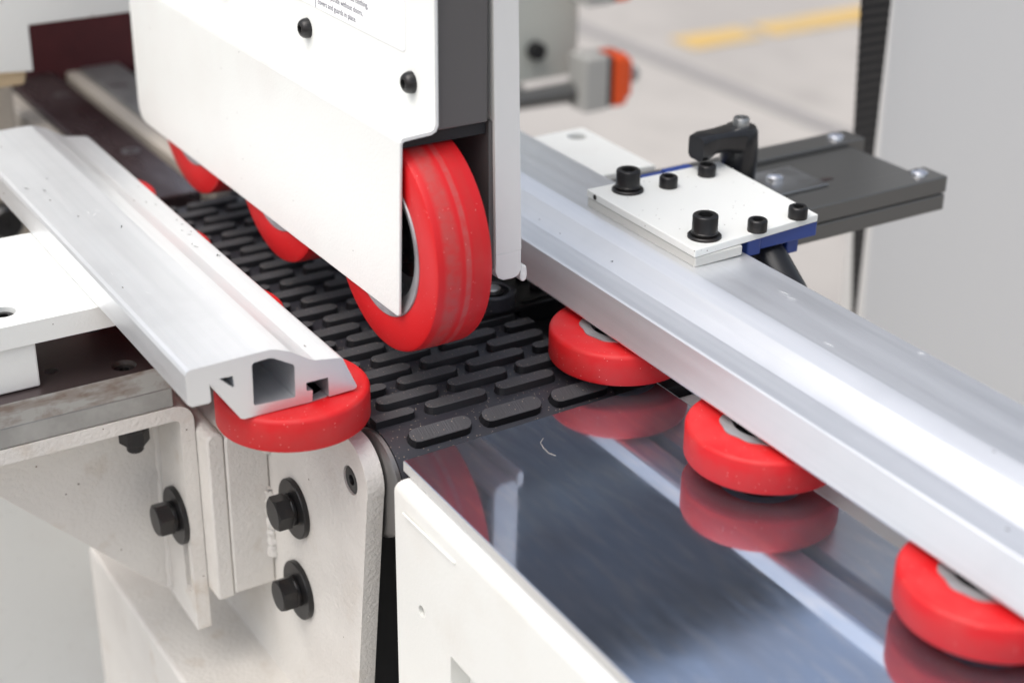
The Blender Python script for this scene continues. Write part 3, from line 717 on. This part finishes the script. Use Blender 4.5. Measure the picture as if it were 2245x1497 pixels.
# ------------------------------------------------------------------ left support: plates, bars, angle bracket
cpz = thing('carrier_plate', 'thick white carrier plate with a recessed screw, under the left rail', 'plate', (0, 0, 0))
pl_ = link('plate', prism([(-154, -260), (-154, -24), (-268, -24), (-268, -260)][::-1], 'z', 25, 37, holes=[circle(-172, -130.5, 6.4, 28)]), 'white', cpz)
link('recessed_screw', lathe([(1.8, 27), (5.6, 27), (5.6, 34.5), (4.8, 35), (2.6, 35), (2.4, 31), (1.8, 31)], 28), 'black', cpz, (-172, -130.5, 0), smooth='auto')
link('screw_end', lathe([(0.2, 13), (5.2, 13), (5.2, 24.8), (0.2, 24.8)], 24), 'black', cpz, (-182, -85, 0), smooth='auto')
link('block', box((-262, -260, 0.5), (-156, -120.5, 24.6)), 'white', cpz, bevel=1.0)

sb = thing('support_bar', 'stained steel bar with worn brown edge, upper of two under the carrier plate', 'steel bar', (0, 0, 0), group='steel bars on the angle bracket')
bar1 = link('bar', box((-262, -260, -13), (-147, -57, 0)), ['oldsteel', 'brownsteel'], sb, bevel=0)
cut(bar1, lathe([(0.01, -8), (6.4, -8), (6.4, 5), (0.01, 5)], 32, c=(-158, -77, 0)))
cut(bar1, lathe([(0.01, -9), (3.6, -9), (3.6, 5), (0.01, 5)], 24, c=(-171, -111, 0)))
bar1.data.materials.clear()
for k in ('oldsteel', 'brownsteel'): bar1.data.materials.append(M[k])
for p in bar1.data.polygons:
    p.material_index = 1 if p.normal.z > 0.9 else 0
link('slot_screw', lathe([(2.2, -8), (6.1, -8), (6.1, -3.2), (5.4, -2.4), (2.8, -2.4), (2.4, -5), (2.2, -5)], 28), 'black', sb, (-158, -77, 0), smooth='auto')
sb2 = link('support_bar', box((-262, -260, -24.7), (-147.6, -56, -13.1)), 'greysteel', None, bevel=0.8)
tag(sb2, 'clean grey steel bar lying directly on the cream angle bracket', 'steel bar', 'steel bars on the angle bracket')

ab = thing('angle_bracket', 'cream bent angle bracket with triangular gusset at the left', 'bracket', (0, 0, 0))
pr = [(-260, -25), (-56, -25)] + arc(-56, -35, 10, 90, 0, 8)[1:] + [(-46, -46.5), (-53.6, -46.5)] + arc(-57, -36.4, 3.4, 0, 90, 5) + [(-260, -33)]
link('bent_plate', prism(pr, 'x', -262, -147), 'bracket', ab, smooth='auto')
slot = arc(-156.5, -92, 4.2, 0, 180, 8)+arc(-156.5, -142, 4.2, 180, 360, 8)
link('drop_leg', prism([(-147.0, -46.6), (-147.0, -166), (-148.2, -167.4), (-192, -164), (-262, -120), (-262, -46.6)], 'y', -53.6, -46, holes=[slot]), 'bracket', ab)
link('slot_backing', box((-163, -45.9, -150), (-150, -45.5, -84)), 'panelgrey', ab)
link('gusset', prism([(-53.8, -33.2), (-53.8, -162), (-60, -158), (-178, -36), (-182, -33.2)], 'x', -194, -187), 'bracket', ab, bevel=0.7)
wb = bmesh.new(); add_tube(wb, [(-186.6+random.uniform(-.3, .3), -54.0+random.uniform(-.2, .2), -36-4*i) for i in range(32)], [2.0+random.uniform(-.5, .5) for i in range(32)], 8)
link('weld_bead', wb, 'bracket', ab, smooth='auto')
hex_bolt(ab, (-163, -53.7, -99.5), 0.35)
nt_ = bmesh.new(); add_prism(nt_, circle(0, 0, 8.2, 6, 0.3), 'z', -45.5, -37.4); add_lathe(nt_, [(0.1, -37.3), (8.4, -37.3), (8.4, -33.1), (0.1, -33.1)], 28); add_lathe(nt_, [(0.1, -51), (4.0, -51), (4.6, -50), (4.6, -45.6), (0.1, -45.6)], 24)
link('hanging_nut', nt_, 'black', ab, (-166, -73, -4.0), bevel=0.4)

mbk = thing('side_bracket', 'cream welded side bracket with rounded plate and two hex bolts', 'bracket', (0, 0, 0))
link('end_plate', prism([(-45.6, -141), (-36.2, -141)]+[(-36.2, -44)]+arc(-40.5, -42.5, 4.3, 0, 90, 3)+arc(-41, -42.8, 4.6, 90, 180, 4), 'x', -262, -132), 'bracket', mbk, smooth='auto', bevel=1.2)
link('box_piece', prism([(-36.1, -139), (-12.2, -139), (-12.2, -40)]+arc(-32, -44, 4.0, 90, 180, 4), 'x', -262, -131.2), 'bracket', mbk, smooth='auto', bevel=1.2)
spz = arc(-33, -21, 20, -18, 90, 12)
side = [(-31, -150), (-45, -330), (-262, -330), (-262, -1), (-60, -1)]+spz[::-1]
link('side_plate', prism(side, 'y', -12, -3, holes=[circle(-31, -23, 7.5, 28)]), 'bracket', mbk)
link('countersunk_screw', lathe([(2.2, -8), (7.4, -8), (7.4, -10.6), (6.3, -11.4), (2.8, -11.4), (2.2, -9)], 28, 'y'), 'black', mbk, (-31, 0, -23), smooth='auto')
hex_bolt(mbk, (-97.5, -12.1, -73.5), 0.15)
hex_bolt(mbk, (-97.5, -12.1, -124.5), 0.55)
wb = bmesh.new()
for (za, zb_) in ((-44, -58), (-78, -122)):
    n_ = int((za-zb_)/2)
    add_tube(wb, [(-131+random.uniform(-.5, .5), -12.6+random.uniform(-.4, .4), za-2*i) for i in range(n_)], [3.2+random.uniform(-.9, .9) for i in range(n_)], 8)
link('weld_bead', wb, 'bracket', mbk, smooth='auto')
